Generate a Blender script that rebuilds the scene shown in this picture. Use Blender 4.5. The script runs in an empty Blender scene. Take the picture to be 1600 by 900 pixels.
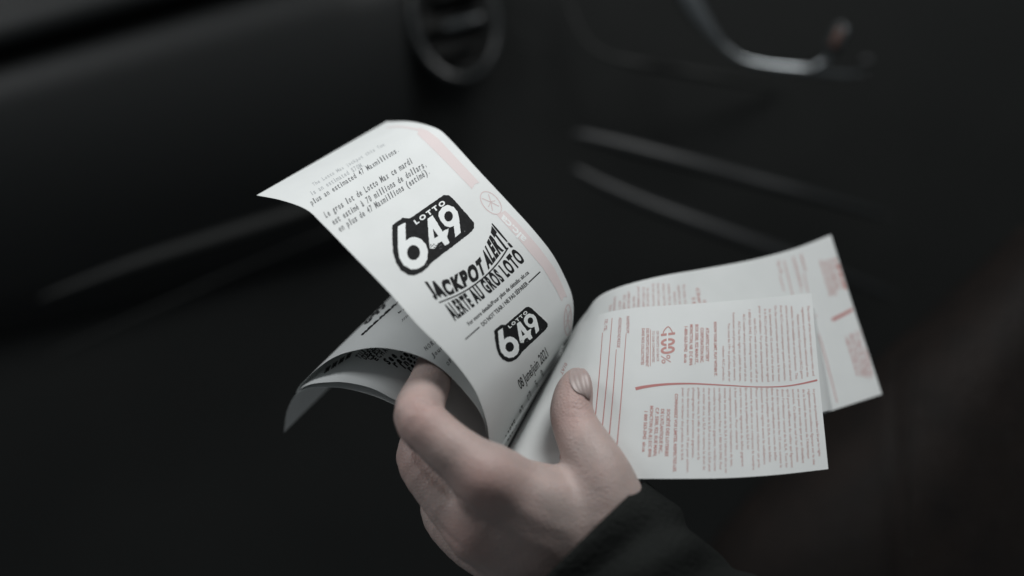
import bpy, bmesh, math, random
import numpy as np
random.seed(4); np.random.seed(4)
C = bpy.context.scene
COL = C.collection

# ------------------------------------------------------------------ camera
PITCH = math.radians(38)
CAM = np.array([0.0, 0.0, 1.15])
RT = np.array([1.0, 0.0, 0.0])
FW = np.array([0.0, math.cos(PITCH), -math.sin(PITCH)])
UP = np.array([0.0, math.sin(PITCH), math.cos(PITCH)])
cd = bpy.data.cameras.new('camera')
cam = bpy.data.objects.new('camera', cd); COL.objects.link(cam)
cam.location = CAM; cam.rotation_euler = (math.pi/2 - PITCH, 0, 0)
cd.lens = 50; cd.sensor_width = 36; cd.clip_start = 0.02; cd.clip_end = 50
cd.dof.use_dof = True; cd.dof.focus_distance = 0.606; cd.dof.aperture_fstop = 2.1
C.camera = cam

# ------------------------------------------------------------------ light
w = bpy.data.worlds.new('World'); C.world = w; w.use_nodes = True
w.node_tree.nodes['Background'].inputs[0].default_value = (0.88, 0.95, 1.0, 1)
w.node_tree.nodes['Background'].inputs[1].default_value = 0.10
C.view_settings.view_transform = 'Standard'; C.view_settings.look = 'None'
C.view_settings.exposure = 0; C.view_settings.gamma = 1

def camv(x, y, d):                    # metres right / up / ahead of the camera -> world
    return CAM + x*RT + y*UP + d*FW

def area(name, pos, target, size, power, color, size_y=None):
    l = bpy.data.lights.new(name, 'AREA'); l.energy = power; l.color = color
    l.shape = 'RECTANGLE'; l.size = size; l.size_y = size_y or size
    o = bpy.data.objects.new(name, l); COL.objects.link(o)
    from mathutils import Vector
    o.location = pos
    o.rotation_euler = (Vector(target) - Vector(pos)).to_track_quat('-Z', 'Y').to_euler()
    return o
area('windshield_light', camv(0.26, 0.78, 0.30), camv(0.03, 0.0, 0.60), 0.40, 7.3, (0.985, 0.99, 0.985), 0.34)
area('side_window_light', camv(-0.72, 0.54, 0.44), camv(-0.04, 0.0, 0.61), 0.32, 3.2, (0.975, 0.99, 1.0), 0.35)

# ------------------------------------------------------------------ helpers
K = 0.72/1600
def P(px, py, d):                     # a point seen at (px, py) of the 1600 px photo, d metres ahead
    px = np.asarray(px, float); py = np.asarray(py, float); d = np.asarray(d, float)
    x = (px-800)*K*d; y = (450-py)*K*d
    return CAM + x[..., None]*RT + y[..., None]*UP + d[..., None]*FW
def to_px(W):
    V = W - CAM
    d = V @ FW
    return np.stack([(V @ RT)/d/K + 800, 450 - (V @ UP)/d/K], -1)
def Pm(px, py, d):                    # the same in camera millimetres
    return np.array([(px-800)*K*d, (450-py)*K*d, d])*1000
def mm2w(M):
    M = np.asarray(M)/1000
    return CAM + M[..., 0:1]*RT + M[..., 1:2]*UP + M[..., 2:3]*FW

def tag(o, label=None, cat=None, group=None, kind=None):
    if label: o['label'] = label
    if cat: o['category'] = cat
    if group: o['group'] = group
    if kind: o['kind'] = kind
    return o
def empty(name, loc):
    o = bpy.data.objects.new(name, None); COL.objects.link(o)
    o.empty_display_size = 0.02; o.location = loc
    return o
from mathutils import Matrix
def link(name, me, mats, parent=None, smooth=True):
    o = bpy.data.objects.new(name, me); COL.objects.link(o)
    for m in (mats if isinstance(mats, (list, tuple)) else [mats]): me.materials.append(m)
    if smooth and len(me.polygons): me.polygons.foreach_set('use_smooth', [True]*len(me.polygons))
    if parent is not None:            # world-space mesh under a moved parent
        root = parent; off = np.array(parent.location)
        while root.parent: root = root.parent; off = off + np.array(root.location)
        o.parent = parent; o.location = tuple(-off) if parent.type == 'EMPTY' else (0, 0, 0)
    return o
def mesh(name, V, F):
    me = bpy.data.meshes.new(name)
    me.from_pydata([tuple(v) for v in np.asarray(V).tolist()], [], [tuple(f) for f in (F.tolist() if hasattr(F, 'tolist') else F)])
    me.update(); return me

# ------------------------------------------------------------------ materials
def mat(name, col, rough=0.6, spec=0.5, metal=0.0, sss=0.0, noise=None, bump=None, trans=0.0):
    m = bpy.data.materials.new(name); m.use_nodes = True
    nt = m.node_tree; b = nt.nodes['Principled BSDF']; L = nt.links
    b.inputs['Base Color'].default_value = (*col, 1); b.inputs['Roughness'].default_value = rough
    b.inputs['Specular IOR Level'].default_value = spec; b.inputs['Metallic'].default_value = metal
    tc = nt.nodes.new('ShaderNodeTexCoord')
    if sss:
        b.inputs['Subsurface Weight'].default_value = sss
        b.inputs['Subsurface Radius'].default_value = (0.006, 0.0025, 0.0015)
        b.inputs['Subsurface Scale'].default_value = 1.0
    if noise:                         # (scale, colour 2)
        n = nt.nodes.new('ShaderNodeTexNoise'); n.inputs['Scale'].default_value = noise[0]; n.inputs['Detail'].default_value = 5
        L.new(tc.outputs['Object'], n.inputs['Vector'])
        r = nt.nodes.new('ShaderNodeValToRGB'); r.color_ramp.elements[0].position = 0.35; r.color_ramp.elements[1].position = 0.68
        r.color_ramp.elements[0].color = (*col, 1); r.color_ramp.elements[1].color = (*noise[1], 1)
        L.new(n.outputs['Fac'], r.inputs['Fac']); L.new(r.outputs['Color'], b.inputs['Base Color'])
    if bump:                          # (kind, scale, strength, distance)
        if bump[0] == 'voronoi':
            n2 = nt.nodes.new('ShaderNodeTexVoronoi'); n2.feature = 'DISTANCE_TO_EDGE'; out = n2.outputs['Distance']
        else:
            n2 = nt.nodes.new('ShaderNodeTexNoise'); n2.inputs['Detail'].default_value = 6; out = n2.outputs['Fac']
        n2.inputs['Scale'].default_value = bump[1]
        L.new(tc.outputs['Object'], n2.inputs['Vector'])
        bp = nt.nodes.new('ShaderNodeBump'); bp.inputs['Strength'].default_value = bump[2]; bp.inputs['Distance'].default_value = bump[3]
        L.new(out, bp.inputs['Height']); L.new(bp.outputs['Normal'], b.inputs['Normal'])
    if trans:
        t = nt.nodes.new('ShaderNodeBsdfTranslucent'); t.inputs['Color'].default_value = (*col, 1)
        mx = nt.nodes.new('ShaderNodeMixShader'); mx.inputs[0].default_value = trans
        out = nt.nodes['Material Output']
        L.new(b.outputs[0], mx.inputs[1]); L.new(t.outputs[0], mx.inputs[2]); L.new(mx.outputs[0], out.inputs['Surface'])
    return m
PAPER = mat('thermal_paper', (0.745, 0.77, 0.765), 0.55, 0.35, noise=(60, (0.78, 0.805, 0.80)), bump=('noise', 900, 0.15, 0.0002), trans=0.14)
WHITE = mat('unprinted_paper', (0.76, 0.79, 0.785), 0.6, 0.3)
BLACK = mat('thermal_black_ink', (0.009, 0.0095, 0.010), 0.7, 0.12, noise=(700, (0.016, 0.017, 0.018)))
GREY = mat('thermal_grey_ink', (0.13, 0.135, 0.14), 0.6, 0.3)
FAINT = mat('pale_glancing_ink', (0.42, 0.44, 0.45), 0.6, 0.3)  # paleness from glancing view and blur, painted into the ink tone
RED = mat('red_ink', (0.47, 0.20, 0.19), 0.6, 0.3)
REDT = mat('red_text_ink', (0.51, 0.275, 0.255), 0.6, 0.3)
PINK = mat('pale_pink_ink', (0.665, 0.59, 0.585), 0.6, 0.3)
PINKD = mat('pink_line_ink', (0.62, 0.51, 0.505), 0.6, 0.3)

# ------------------------------------------------------------------ curled paper sheets
def catmull(A, n):
    A = np.asarray(A, float); m = len(A)
    Q = np.vstack([2*A[0]-A[1], A, 2*A[-1]-A[-2]])
    t = np.linspace(0, m-1, n); i = np.minimum(t.astype(int), m-2); f = (t-i)[:, None]
    p0, p1, p2, p3 = Q[i], Q[i+1], Q[i+2], Q[i+3]
    return 0.5*((2*p1) + (-p0+p2)*f + (2*p0-5*p1+4*p2-p3)*f**2 + (-p0+3*p1-3*p2+p3)*f**3)

class Sheet:
    """A ruled (rolled) strip of paper: straight across, curled along its length."""
    def __init__(s, rows, flip=False, ns=41, nt=260, wave=0.0):
        A = catmull([P(*r[0]) for r in rows], nt); B = catmull([P(*r[1]) for r in rows], nt)
        for _ in range(6):
            for Q in (A, B): Q[1:-1] = (Q[:-2] + 2*Q[1:-1] + Q[2:])/4
        u = np.linspace(0, 1, ns)[:, None, None]
        s.G = A[None]*(1-u) + B[None]*u                        # ns, nt, 3
        s.ns, s.nt = ns, nt
        du = np.gradient(s.G, axis=0); dv = np.gradient(s.G, axis=1)
        N = np.cross(du, dv); N /= np.linalg.norm(N, axis=2, keepdims=True)
        c = N[ns//2, nt//2] @ (CAM - s.G[ns//2, nt//2])
        if (c < 0) != flip: N = -N
        if wave:
            a = np.linspace(0, 1, ns)[:, None]; b = np.linspace(0, 1, nt)[None]
            s.G = s.G + N*(wave*(np.sin(5*a+9*b)*0.5+np.sin(11*b+2-3*a)*0.4)*np.minimum(1, 6*b))[..., None]
        s.N = N; s.rev = (np.cross(du, dv)*N).sum(-1).mean() < 0
    def at(s, a, b, off=0.0):
        x = np.clip(a, 0, 1)*(s.ns-1); y = np.clip(b, 0, 1)*(s.nt-1)
        i = np.minimum(x.astype(int), s.ns-2); j = np.minimum(y.astype(int), s.nt-2)
        f = (x-i)[:, None]; g = (y-j)[:, None]
        def bl(G): return (G[i, j]*(1-f)*(1-g)+G[i+1, j]*f*(1-g)+G[i, j+1]*(1-f)*g+G[i+1, j+1]*f*g)
        return bl(s.G) + bl(s.N)*off
    def inv(s, pts):
        pts = np.asarray(pts, float)
        gi = np.linspace(0, s.ns-1, 21).astype(int); gj = np.linspace(0, s.nt-1, 66).astype(int)
        G = s.G[np.ix_(gi, gj)]; N = s.N[np.ix_(gi, gj)]
        front = ((CAM-G)*N).sum(-1) > 0
        Q = to_px(G); ii, jj = np.nonzero(front); Qf = Q[ii, jj]
        a = np.empty(len(pts)); b = np.empty(len(pts))
        for k in range(0, len(pts), 4000):
            d = ((pts[k:k+4000, None]-Qf[None])**2).sum(-1).argmin(1)
            a[k:k+4000] = gi[ii[d]]/(s.ns-1); b[k:k+4000] = gj[jj[d]]/(s.nt-1)
        def f(a, b):                      # linear continuation outside the sheet
            return to_px(s.at(a, b)) 
        e = 2e-3
        for it in range(14):
            ac = np.clip(a, e, 1-e); bc = np.clip(b, e, 1-e)
            p = f(ac, bc); da = (f(ac+e, bc)-f(ac-e, bc))/(2*e); db = (f(ac, bc+e)-f(ac, bc-e))/(2*e)
            r = pts - p - da*(a-ac)[:, None] - db*(b-bc)[:, None]
            det = da[:, 0]*db[:, 1]-da[:, 1]*db[:, 0]; det = np.where(abs(det) < 1e-3, 1e-3, det)
            sa = (r[:, 0]*db[:, 1]-r[:, 1]*db[:, 0])/det; sb = (da[:, 0]*r[:, 1]-da[:, 1]*r[:, 0])/det
            a = a + np.clip(sa, -.1, .1); b = b + np.clip(sb, -.05, .05)
        return a, b
    def build(s, parent, name='paper'):
        idx = np.arange(s.ns*s.nt).reshape(s.ns, s.nt)
        F = np.stack([idx[:-1, :-1], idx[1:, :-1], idx[1:, 1:], idx[:-1, 1:]], -1).reshape(-1, 4)
        if s.rev: F = F[:, ::-1]
        o = link(name, mesh(name, s.G.reshape(-1, 3), F), PAPER, parent)
        m = o.modifiers.new('thickness', 'SOLIDIFY'); m.thickness = 0.00011; m.offset = -1
        e = o.modifiers.new('crisp_edge', 'EDGE_SPLIT'); e.split_angle = math.radians(50)
        return o

# 2-D shapes: text and filled outlines as flat triangle meshes
_cache = {}
def tri_from_curve(cu):
    o = bpy.data.objects.new('tmp', cu); COL.objects.link(o)
    dg = bpy.context.evaluated_depsgraph_get(); dg.update()
    me = bpy.data.meshes.new_from_object(o.evaluated_get(dg))
    V = np.array([v.co[:2] for v in me.vertices]).reshape(-1, 2)
    me.calc_loop_triangles()
    F = np.array([t.vertices[:] for t in me.loop_triangles], int).reshape(-1, 3)
    bpy.data.objects.remove(o); bpy.data.meshes.remove(me); bpy.data.curves.remove(cu)
    return V, F
def text2d(s, bold=0.0, shear=0.0, res=3, space=1.0):
    key = (s, bold, shear, res, space)
    if key not in _cache:
        cu = bpy.data.curves.new('t', 'FONT'); cu.body = s; cu.size = 1.0; cu.resolution_u = res
        cu.offset = bold; cu.shear = shear; cu.fill_mode = 'FRONT'; cu.space_character = space
        _cache[key] = tri_from_curve(cu)
    return _cache[key]
def mono2d(s, bold=0.0):              # fixed pitch dot-matrix look: each character squeezed into its cell
    Vs, Fs, n = [], [], 0
    for i, ch in enumerate(s):
        if ch == ' ': continue
        V, F = text2d(ch, bold, res=2)
        if not len(V): continue
        x0, x1 = V[:, 0].min(), V[:, 0].max(); wd = max(x1-x0, 0.05)
        tw = 0.95 if ch in 'mM' else 0.70 if wd > 0.25 else (0.16 if ch in '.,' else 0.34)
        W = V.copy(); W[:, 0] = i + 0.5 + ((V[:, 0]-x0)/wd - .5)*tw
        Vs.append(W); Fs.append(F+n); n += len(W)
    V = np.vstack(Vs); F = np.vstack(Fs)
    V[:, 0] /= len(s)
    return V, F
def poly2d(pts):
    cu = bpy.data.curves.new('p', 'CURVE'); cu.dimensions = '2D'; cu.fill_mode = 'BOTH'
    sp = cu.splines.new('POLY'); sp.points.add(len(pts)-1); sp.use_cyclic_u = True
    for p, q in zip(sp.points, pts): p.co = (q[0], q[1], 0, 1)
    return tri_from_curve(cu)
def smooth_closed(pts, n=6):
    A = np.asarray(pts, float); m = len(A); out = []
    for i in range(m):
        p0, p1, p2, p3 = A[i-1], A[i], A[(i+1) % m], A[(i+2) % m]
        for k in range(n):
            f = k/n
            out.append(0.5*((2*p1)+(-p0+p2)*f+(2*p0-5*p1+4*p2-p3)*f*f+(-p0+3*p1-3*p2+p3)*f**3))
    return np.array(out)
def ell(cx, cy, rx, ry, rot=0, n=28):
    t = np.linspace(0, 2*math.pi, n, endpoint=False); c, s_ = math.cos(rot), math.sin(rot)
    x, y = rx*np.cos(t), ry*np.sin(t)
    return np.stack([cx+x*c-y*s_, cy+x*s_+y*c], 1)
def refine(V, F, L):
    bm = bmesh.new(); vs = [bm.verts.new((v[0], v[1], 0)) for v in V]
    for f in F:
        try: bm.faces.new([vs[i] for i in f])
        except ValueError: pass
    for _ in range(5):
        es = [e for e in bm.edges if e.calc_length() > L]
        if not es: break
        bmesh.ops.subdivide_edges(bm, edges=es, cuts=1)
        bmesh.ops.triangulate(bm, faces=[f for f in bm.faces if len(f.verts) > 3])
    bm.verts.index_update()
    V = np.array([v.co[:2] for v in bm.verts]); F = np.array([[v.index for v in f.verts] for f in bm.faces])
    bm.free(); return V, F

class Print:
    """collects ink shapes given in photo pixels and lays them on a sheet as one mesh"""
    def __init__(s, sheet): s.sh = sheet; s.items = []
    def shape(s, V, F, m, layer=1, L=5.0):
        V, F = refine(V, F, L); s.items.append((V, F, m, layer)); return s
    def poly(s, pts, m, layer=1, L=5.0):
        V, F = poly2d(pts); return s.shape(V, F, m, layer, L)
    def stroke(s, pts, wd, m, layer=1, n=None):
        pts = np.asarray(pts, float)
        if len(pts) > 2: pts = catmull(pts, n or len(pts)*5)
        else: pts = np.linspace(pts[0], pts[1], n or 12)
        wd = np.interp(np.linspace(0, 1, len(pts)), np.linspace(0, 1, np.size(wd)), np.atleast_1d(wd))
        t = np.gradient(pts, axis=0); t /= np.linalg.norm(t, axis=1, keepdims=True)
        nn = np.stack([-t[:, 1], t[:, 0]], 1)*wd[:, None]/2
        V = np.vstack([pts+nn, pts-nn]); k = len(pts)
        F = [(i, i+1, k+i+1) for i in range(k-1)] + [(i, k+i+1, k+i) for i in range(k-1)]
        s.items.append((V, np.array(F), m, layer)); return s
    def text(s, string, p0, p1, up, m, bold=0.0, mono=False, shear=0.0, layer=1, L=6.0, cap=0.73, res=3):
        V, F = mono2d(string, bold) if mono else text2d(string, bold, shear, res)
        if not len(V): return s
        V = V.copy()
        if not mono: V[:, 0] = (V[:, 0]-V[:, 0].min())/(V[:, 0].max()-V[:, 0].min())
        V[:, 1] /= cap
        p0 = np.array(p0, float); p1 = np.array(p1, float); up = np.array(up, float)
        W = p0 + V[:, :1]*(p1-p0) + V[:, 1:]*up
        return s.shape(W, F, m, layer, L)
    def envelope(s, string, us, bot, top, m, bold=0.0, L=4.0, cap=0.74):
        V, F = text2d(string, bold, 0, 4, 1.24)
        V = V.copy(); V[:, 0] = (V[:, 0]-V[:, 0].min())/(V[:, 0].max()-V[:, 0].min()); V[:, 1] = V[:, 1]/cap
        if string[0] == 'J':
            j = V[:, 0] < 0.062; y0 = V[j, 1].min(); V[j, 1] = (V[j, 1]-y0)/(V[j, 1].max()-y0)
        V[:, 1] = np.clip(V[:, 1], 0, 1)
        V, F = refine(V, F, 0.03)
        V[:, 1] /= np.percentile(V[:, 1], 99)
        bot = np.array(bot, float); top = np.array(top, float); us = np.array(us)
        uu = np.linspace(0, 1, 60)
        def sm(c):
            c = np.interp(uu, us, c)
            for _ in range(12): c[1:-1] = (c[:-2]+2*c[1:-1]+c[2:])/4
            return c
        B = np.stack([np.interp(V[:, 0], uu, sm(bot[:, k])) for k in (0, 1)], 1)
        T = np.stack([np.interp(V[:, 0], uu, sm(top[:, k])) for k in (0, 1)], 1)
        return s.shape(B + (T-B)*V[:, 1:], F, m, 1, L)
    def build(s, name, parent, label=None):
        mats = []; Vs, Fs, Ms, n = [], [], [], 0
        for V, F, m, layer in s.items:
            a, b = s.sh.inv(V)
            ok = (a > 0.002) & (a < 0.998) & (b > 0.001) & (b < 0.999)
            W = s.sh.at(a, b, 0.00003 + 0.00003*layer)
            F = F[ok[F].all(1)]
            if not len(F): continue
            # face winding towards the sheet's front
            nn = np.cross(W[F[:, 1]]-W[F[:, 0]], W[F[:, 2]]-W[F[:, 0]])
            c = (nn*(CAM-W[F[:, 0]])).sum(1); F = np.where((c < 0)[:, None], F[:, ::-1], F)
            # drop slivers stretched across a silhouette
            d = np.max([np.linalg.norm(W[F[:, i]]-W[F[:, (i+1) % 3]], axis=1) for i in range(3)], axis=0)
            F = F[d < 0.008]
            if m not in mats: mats.append(m)
            Vs.append(W); Fs.append(F+n); Ms += [mats.index(m)]*len(F); n += len(W)
        if not Fs: return None
        me = mesh(name, np.vstack(Vs), np.vstack(Fs))
        o = link(name, me, mats, parent, smooth=False)
        me.polygons.foreach_set('material_index', Ms)
        if label: o['label'] = label
        return o

# ================================================================== the car interior (background)
PLASTIC = mat('black_dashboard_plastic', (0.0085, 0.0095, 0.0092), 0.55, 0.28, noise=(9, (0.0105, 0.0115, 0.011)), bump=('noise', 700, 0.3, 0.0006))
GRAIN = mat('grained_charcoal_plastic', (0.0085, 0.0096, 0.0098), 0.55, 0.22, bump=('voronoi', 420, 0.5, 0.0006))
GLOSS = mat('satin_black_trim', (0.0115, 0.013, 0.0138), 0.45, 0.4)
DEEP = mat('deep_black_plastic', (0.007, 0.0078, 0.0075), 0.6, 0.25)
TAB = mat('vent_tab_plastic', (0.034, 0.038, 0.04), 0.3, 0.5)
RING = mat('glossy_vent_ring', (0.016, 0.018, 0.0185), 0.27, 0.5)
CHROME = mat('brushed_metal_trim', (0.27, 0.29, 0.30), 0.32, 0.5, metal=1.0)
REFLECTION = mat('painted_reddish_reflection', (0.13, 0.07, 0.055), 0.5, 0.4)  # a reddish reflection on the lever, painted as a colour

DB = 0.84                             # the dashboard stands this much nearer than the first estimate
def PB(px, py, d): return P(px, py, np.asarray(d, float)*DB)
def loft(name, pts, r, m, parent, flat=1.0, seg=14, sub=8):
    """a rounded strip of trim along a curve; r may vary; flat squashes it"""
    A = catmull([np.append(PB(*p), 0)[:3] for p in pts], len(pts)*sub) if len(pts) > 2 else np.linspace(PB(*pts[0]), PB(*pts[1]), 16)
    k = len(A); R = np.interp(np.linspace(0, 1, k), np.linspace(0, 1, np.size(r)), np.atleast_1d(r))
    t = np.gradient(A, axis=0); t /= np.linalg.norm(t, axis=1, keepdims=True)
    n1 = np.cross(t, FW); n1 /= np.linalg.norm(n1, axis=1, keepdims=True); n2 = np.cross(t, n1)
    V = []
    for i in range(k):
        q = R[i]*min(1, math.sqrt(max(0.02, 1-(1-min(i, k-1-i, 3)/3)**2)))
        for j in range(seg):
            a = 2*math.pi*j/seg
            V.append(A[i] + n1[i]*math.cos(a)*q + n2[i]*math.sin(a)*q*flat)
    F = [(i*seg+j, i*seg+(j+1) % seg, (i+1)*seg+(j+1) % seg, (i+1)*seg+j) for i in range(k-1) for j in range(seg)]
    F += [tuple(range(seg)), tuple(range((k-1)*seg, k*seg))[::-1]]
    return link(name, mesh(name, V, F), m, parent)

def gridpatch(name, fn, nu, nv, m, parent, thick=0.0):
    V = np.array([[fn(u, v) for v in np.linspace(0, 1, nv)] for u in np.linspace(0, 1, nu)]).reshape(-1, 3)
    idx = np.arange(nu*nv).reshape(nu, nv)
    F = np.stack([idx[:-1, :-1], idx[1:, :-1], idx[1:, 1:], idx[:-1, 1:]], -1).reshape(-1, 4)
    o = link(name, mesh(name, V, F), m, parent)
    if thick:
        s = o.modifiers.new('thickness', 'SOLIDIFY'); s.thickness = thick; s.offset = 0
    return o

dash = empty('dashboard', tuple(PB(800, 450, 1.25)))
tag(dash, 'dark blurred car dashboard and console filling the background behind the tickets', 'dashboard')
# big main body: leans away towards the floor
def body(u, v):
    px = -700 + u*3000; py = -500 + v*1900
    d = 1.12 + 0.10*((py-100)/900) + 0.05*math.sin(px/420+0.6)*0.4
    return PB(px, py, d)
gridpatch('main_panel', body, 60, 40, PLASTIC, dash, 0.01)
# upper glove box lid with grain, gently bulging
def lid(u, v):
    x0 = -260 + 0*v; px = x0 + u*(900 + 15*v); py = (125 - 195*u*1.0) + v*(330 - 40*u) 
    py = 168 - u*255 + v*(420 + 40*u)
    e = (min(u, 1-u)*8, min(v, 1-v)*6); k = min(1, e[0])*min(1, e[1]); k = math.sin(k*math.pi/2)
    return PB(px, py, 1.085 - 0.012*k + 0.085*v**2.2)
gridpatch('glovebox_lid', lid, 50, 40, GRAIN, dash, 0.004)
def shelf(u, v):
    px = -300 + u*800; py = 158 - u*224 - v*160
    return PB(px, py, 1.07 + 0.02*v)
gridpatch('upper_ledge', shelf, 20, 8, GRAIN, dash, 0.02)
loft('lower_lip', [(60, 468, 1.07), (200, 417, 1.075), (330, 376, 1.08), (450, 338, 1.085), (600, 285, 1.10), (700, 250, 1.12)], [0.002, 0.005, 0.0058, 0.005, 0.003], PLASTIC, dash, 1.3)
loft('lower_lip', [(70, 560, 1.09), (250, 478, 1.09), (420, 402, 1.095), (560, 345, 1.10), (700, 300, 1.13)], [0.001, 0.0018, 0.002, 0.0015], DEEP, dash, 1.2)
# air vent
vent = link('air_vent', mesh('air_vent', *(lambda pts: (np.vstack([pts, PB(712, 30, 1.11)[None]]), [(i, (i+1) % 40, 40) for i in range(40)]))(
    np.array([PB(712+56*math.cos(a)+4*math.sin(a), 30+78*math.sin(a)+8*math.cos(a), 1.105) for a in np.linspace(0, 2*math.pi, 40, endpoint=False)]))), DEEP, dash)
def torus(name, cx, cy, rx, ry, d, r, m, parent, seg=12, n=64, tilt=0.0):
    V = []
    for i in range(n):
        a = 2*math.pi*i/n
        c = PB(cx+rx*math.cos(a)+tilt*math.sin(a)*rx, cy+ry*math.sin(a)+tilt*math.cos(a)*ry, d); o = PB(cx, cy, d); e = (c-o)/np.linalg.norm(c-o)
        for j in range(seg):
            b = 2*math.pi*j/seg; V.append(c + e*math.cos(b)*r - FW*math.sin(b)*r*1.5)
    F = [(i*seg+j, ((i+1) % n)*seg+j, ((i+1) % n)*seg+(j+1) % seg, i*seg+(j+1) % seg) for i in range(n) for j in range(seg)]
    return link(name, mesh(name, V, F), m, parent)
torus('vent_ring', 712, 32, 66, 90, 1.085, 0.0031, RING, vent, tilt=0.08)
for k, yy in enumerate((-10, 37, 80)):
    hw = (44, 50, 34)[k]
    loft('vent_slat', [(712-hw, yy+14, 1.10), (712+hw, yy-12, 1.10)], 0.0028, DEEP, vent, 2.0)
loft('vent_tab', [(694, 44, 1.085), (725, 36, 1.083), (757, 27, 1.085)], 0.0030, TAB, vent, 1.2)
# console trim
loft('metal_trim', [(1060, -60, 1.03), (1078, -5, 1.03), (1098, 30, 1.03), (1128, 68, 1.03), (1160, 92, 1.03), (1205, 103, 1.03), (1262, 109, 1.03), (1310, 116, 1.035), (1352, 114, 1.045)],
     [0.0085, 0.008, 0.0055, 0.0022, 0.0019, 0.0024, 0.0027, 0.0018, 0.0008], CHROME, dash)
loft('metal_trim', [(1268, 107, 1.025), (1288, 96, 1.02), (1302, 76, 1.02), (1312, 58, 1.02)], [0.002, 0.0022, 0.0015, 0.0015], CHROME, dash)
lev = loft('selector_lever', [(1296, 82, 1.015), (1306, 62, 1.01), (1320, 36, 1.005)], 0.0050, GLOSS, dash, 0.7)
loft('lever_strip', [(1302, 74, 1.004), (1309, 58, 1.0), (1314, 46, 0.998)], 0.0022, REFLECTION, lev, 0.5)  # thin strip added to stand in for the reddish reflection
loft('lever_strip', [(1309, 72, 1.003), (1317, 56, 0.999), (1325, 42, 0.996)], 0.0016, CHROME, lev, 0.5)
loft('console_edge', [(880, -30, 1.10), (905, 45, 1.09), (940, 82, 1.08), (985, 97, 1.075), (1060, 110, 1.08), (1140, 124, 1.09), (1220, 140, 1.11)], [0.0006, 0.0008, 0.0018, 0.0028, 0.0026, 0.001], PLASTIC, dash)
loft('console_ridge', [(895, 208, 1.06), (960, 224, 1.06), (1060, 250, 1.06), (1160, 277, 1.065), (1270, 306, 1.07), (1390, 340, 1.09)], [0.003, 0.0046, 0.0046, 0.0038, 0.0024], GLOSS, dash)
loft('console_ridge', [(895, 262, 1.06), (940, 287, 1.06), (1010, 318, 1.06), (1100, 352, 1.06), (1200, 388, 1.065), (1300, 425, 1.08), (1400, 465, 1.1)], [0.0024, 0.0042, 0.0048, 0.0044, 0.0024], GLOSS, dash)
loft('control_button', [(1345, 94, 1.05), (1362, 97, 1.05)], 0.003, GLOSS, dash)

# brown leather seat at the lower right
LEATHER = mat('dark_brown_leather', (0.0112, 0.0082, 0.0070), 0.6, 0.16, noise=(30, (0.0070, 0.0057, 0.0052)), bump=('voronoi', 520, 0.9, 0.001))
seat = empty('car_seat', tuple(P(1300, 850, 0.80)))
tag(seat, 'dark brown grained leather seat side with stitched seam, below the right-hand tickets', 'car seat')
SE = catmull([(1600, 360, 0), (1450, 500, 0), (1340, 600, 0), (1262, 690, 0), (1190, 765, 0), (1120, 850, 0), (1080, 930, 0), (1050, 1020, 0)], 60)[:, :2]
def cushion(u, v):
    e = SE[min(59, int(v*59))]; w_ = 1-(1-min(1, u*2.2))**2
    px = e[0] + u*(1850-e[0]); py = e[1] + u*(e[1]*0.0)
    seam = math.exp(-((px-(1408-12*v))/7)**2)
    return P(px, py, 0.86 - 0.10*math.sqrt(max(0, w_)) + 0.0018*seam)
gridpatch('cushion', cushion, 150, 60, LEATHER, seat, 0.006)
THREAD = mat('dark_thread', (0.03, 0.028, 0.026), 0.7, 0.3)
def stitches(x0):
    V, F = [], []
    for i in range(34):
        a = P(x0 - i*0.35, 560+i*12, 0.757); b = P(x0 - i*0.35 - 0.2, 560+i*12+7, 0.757)
        n = len(V)
        for q in (a, b):
            for s_ in (RT, UP, -RT, -UP): V.append(q + s_*0.0005 - FW*0.0008)
        F += [(n+j, n+(j+1) % 4, n+4+(j+1) % 4, n+4+j) for j in range(4)] + [(n, n+1, n+2, n+3), (n+4, n+5, n+6, n+7)]
    return link('seam_stitching', mesh('seam_stitching', V, F), THREAD, seat)
stitches(1396); stitches(1428)

# ================================================================== the tickets
A = Sheet([((401, 305, .617), (604, 190, .667)), ((440, 313, .601), (642, 190, .650)), ((478, 327, .590), (680, 200, .637)),
           ((503, 349, .584), (702, 217, .630)), ((555, 402, .576), (748, 267, .621)), ((612, 461, .572), (795, 317, .617)),
           ((651, 506, .571), (836, 362, .615)), ((699, 553, .574), (866, 401, .617)), ((735, 598, .580), (889, 447, .622)),
           ((751, 629, .585), (896, 474, .625)), ((761, 662, .592), (895, 503, .630)), ((765, 690, .600), (891, 521, .636)),
           ((771, 712, .611), (882, 534, .646)), ((778, 726, .622), (876, 545, .657))], wave=0.0002)
E = Sheet([((880, 548, .668), (776, 738, .636)), ((886, 537, .652), (786, 732, .616)), ((895, 522, .636), (799, 724, .601)), ((905, 508, .627), (828, 742, .594)),
           ((927, 495, .621), (868, 751, .589)), ((958, 486, .616), (922, 751, .586)), ((1000, 480, .612), (985, 748, .584)),
           ((1060, 476, .611), (1058, 748, .584)), ((1130, 471, .613), (1135, 747, .586)), ((1200, 465, .617), (1213, 742, .590)),
           ((1268, 458, .622), (1294, 733, .596))], wave=0.0004)
Fs_ = Sheet([((884, 540, .655), (790, 715, .632)), ((897, 515, .650), (815, 712, .626)), ((915, 489, .646), (845, 705, .620)), ((936, 463, .643), (885, 697, .616)),
           ((975, 446, .641), (940, 693, .614)), ((1035, 431, .642), (1020, 693, .615)), ((1105, 419, .650), (1115, 688, .626)),
           ((1175, 406, .659), (1210, 670, .638)), ((1240, 389, .670), (1295, 643, .652)), ((1298, 367, .682), (1378, 616, .668))], wave=0.0004)
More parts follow.
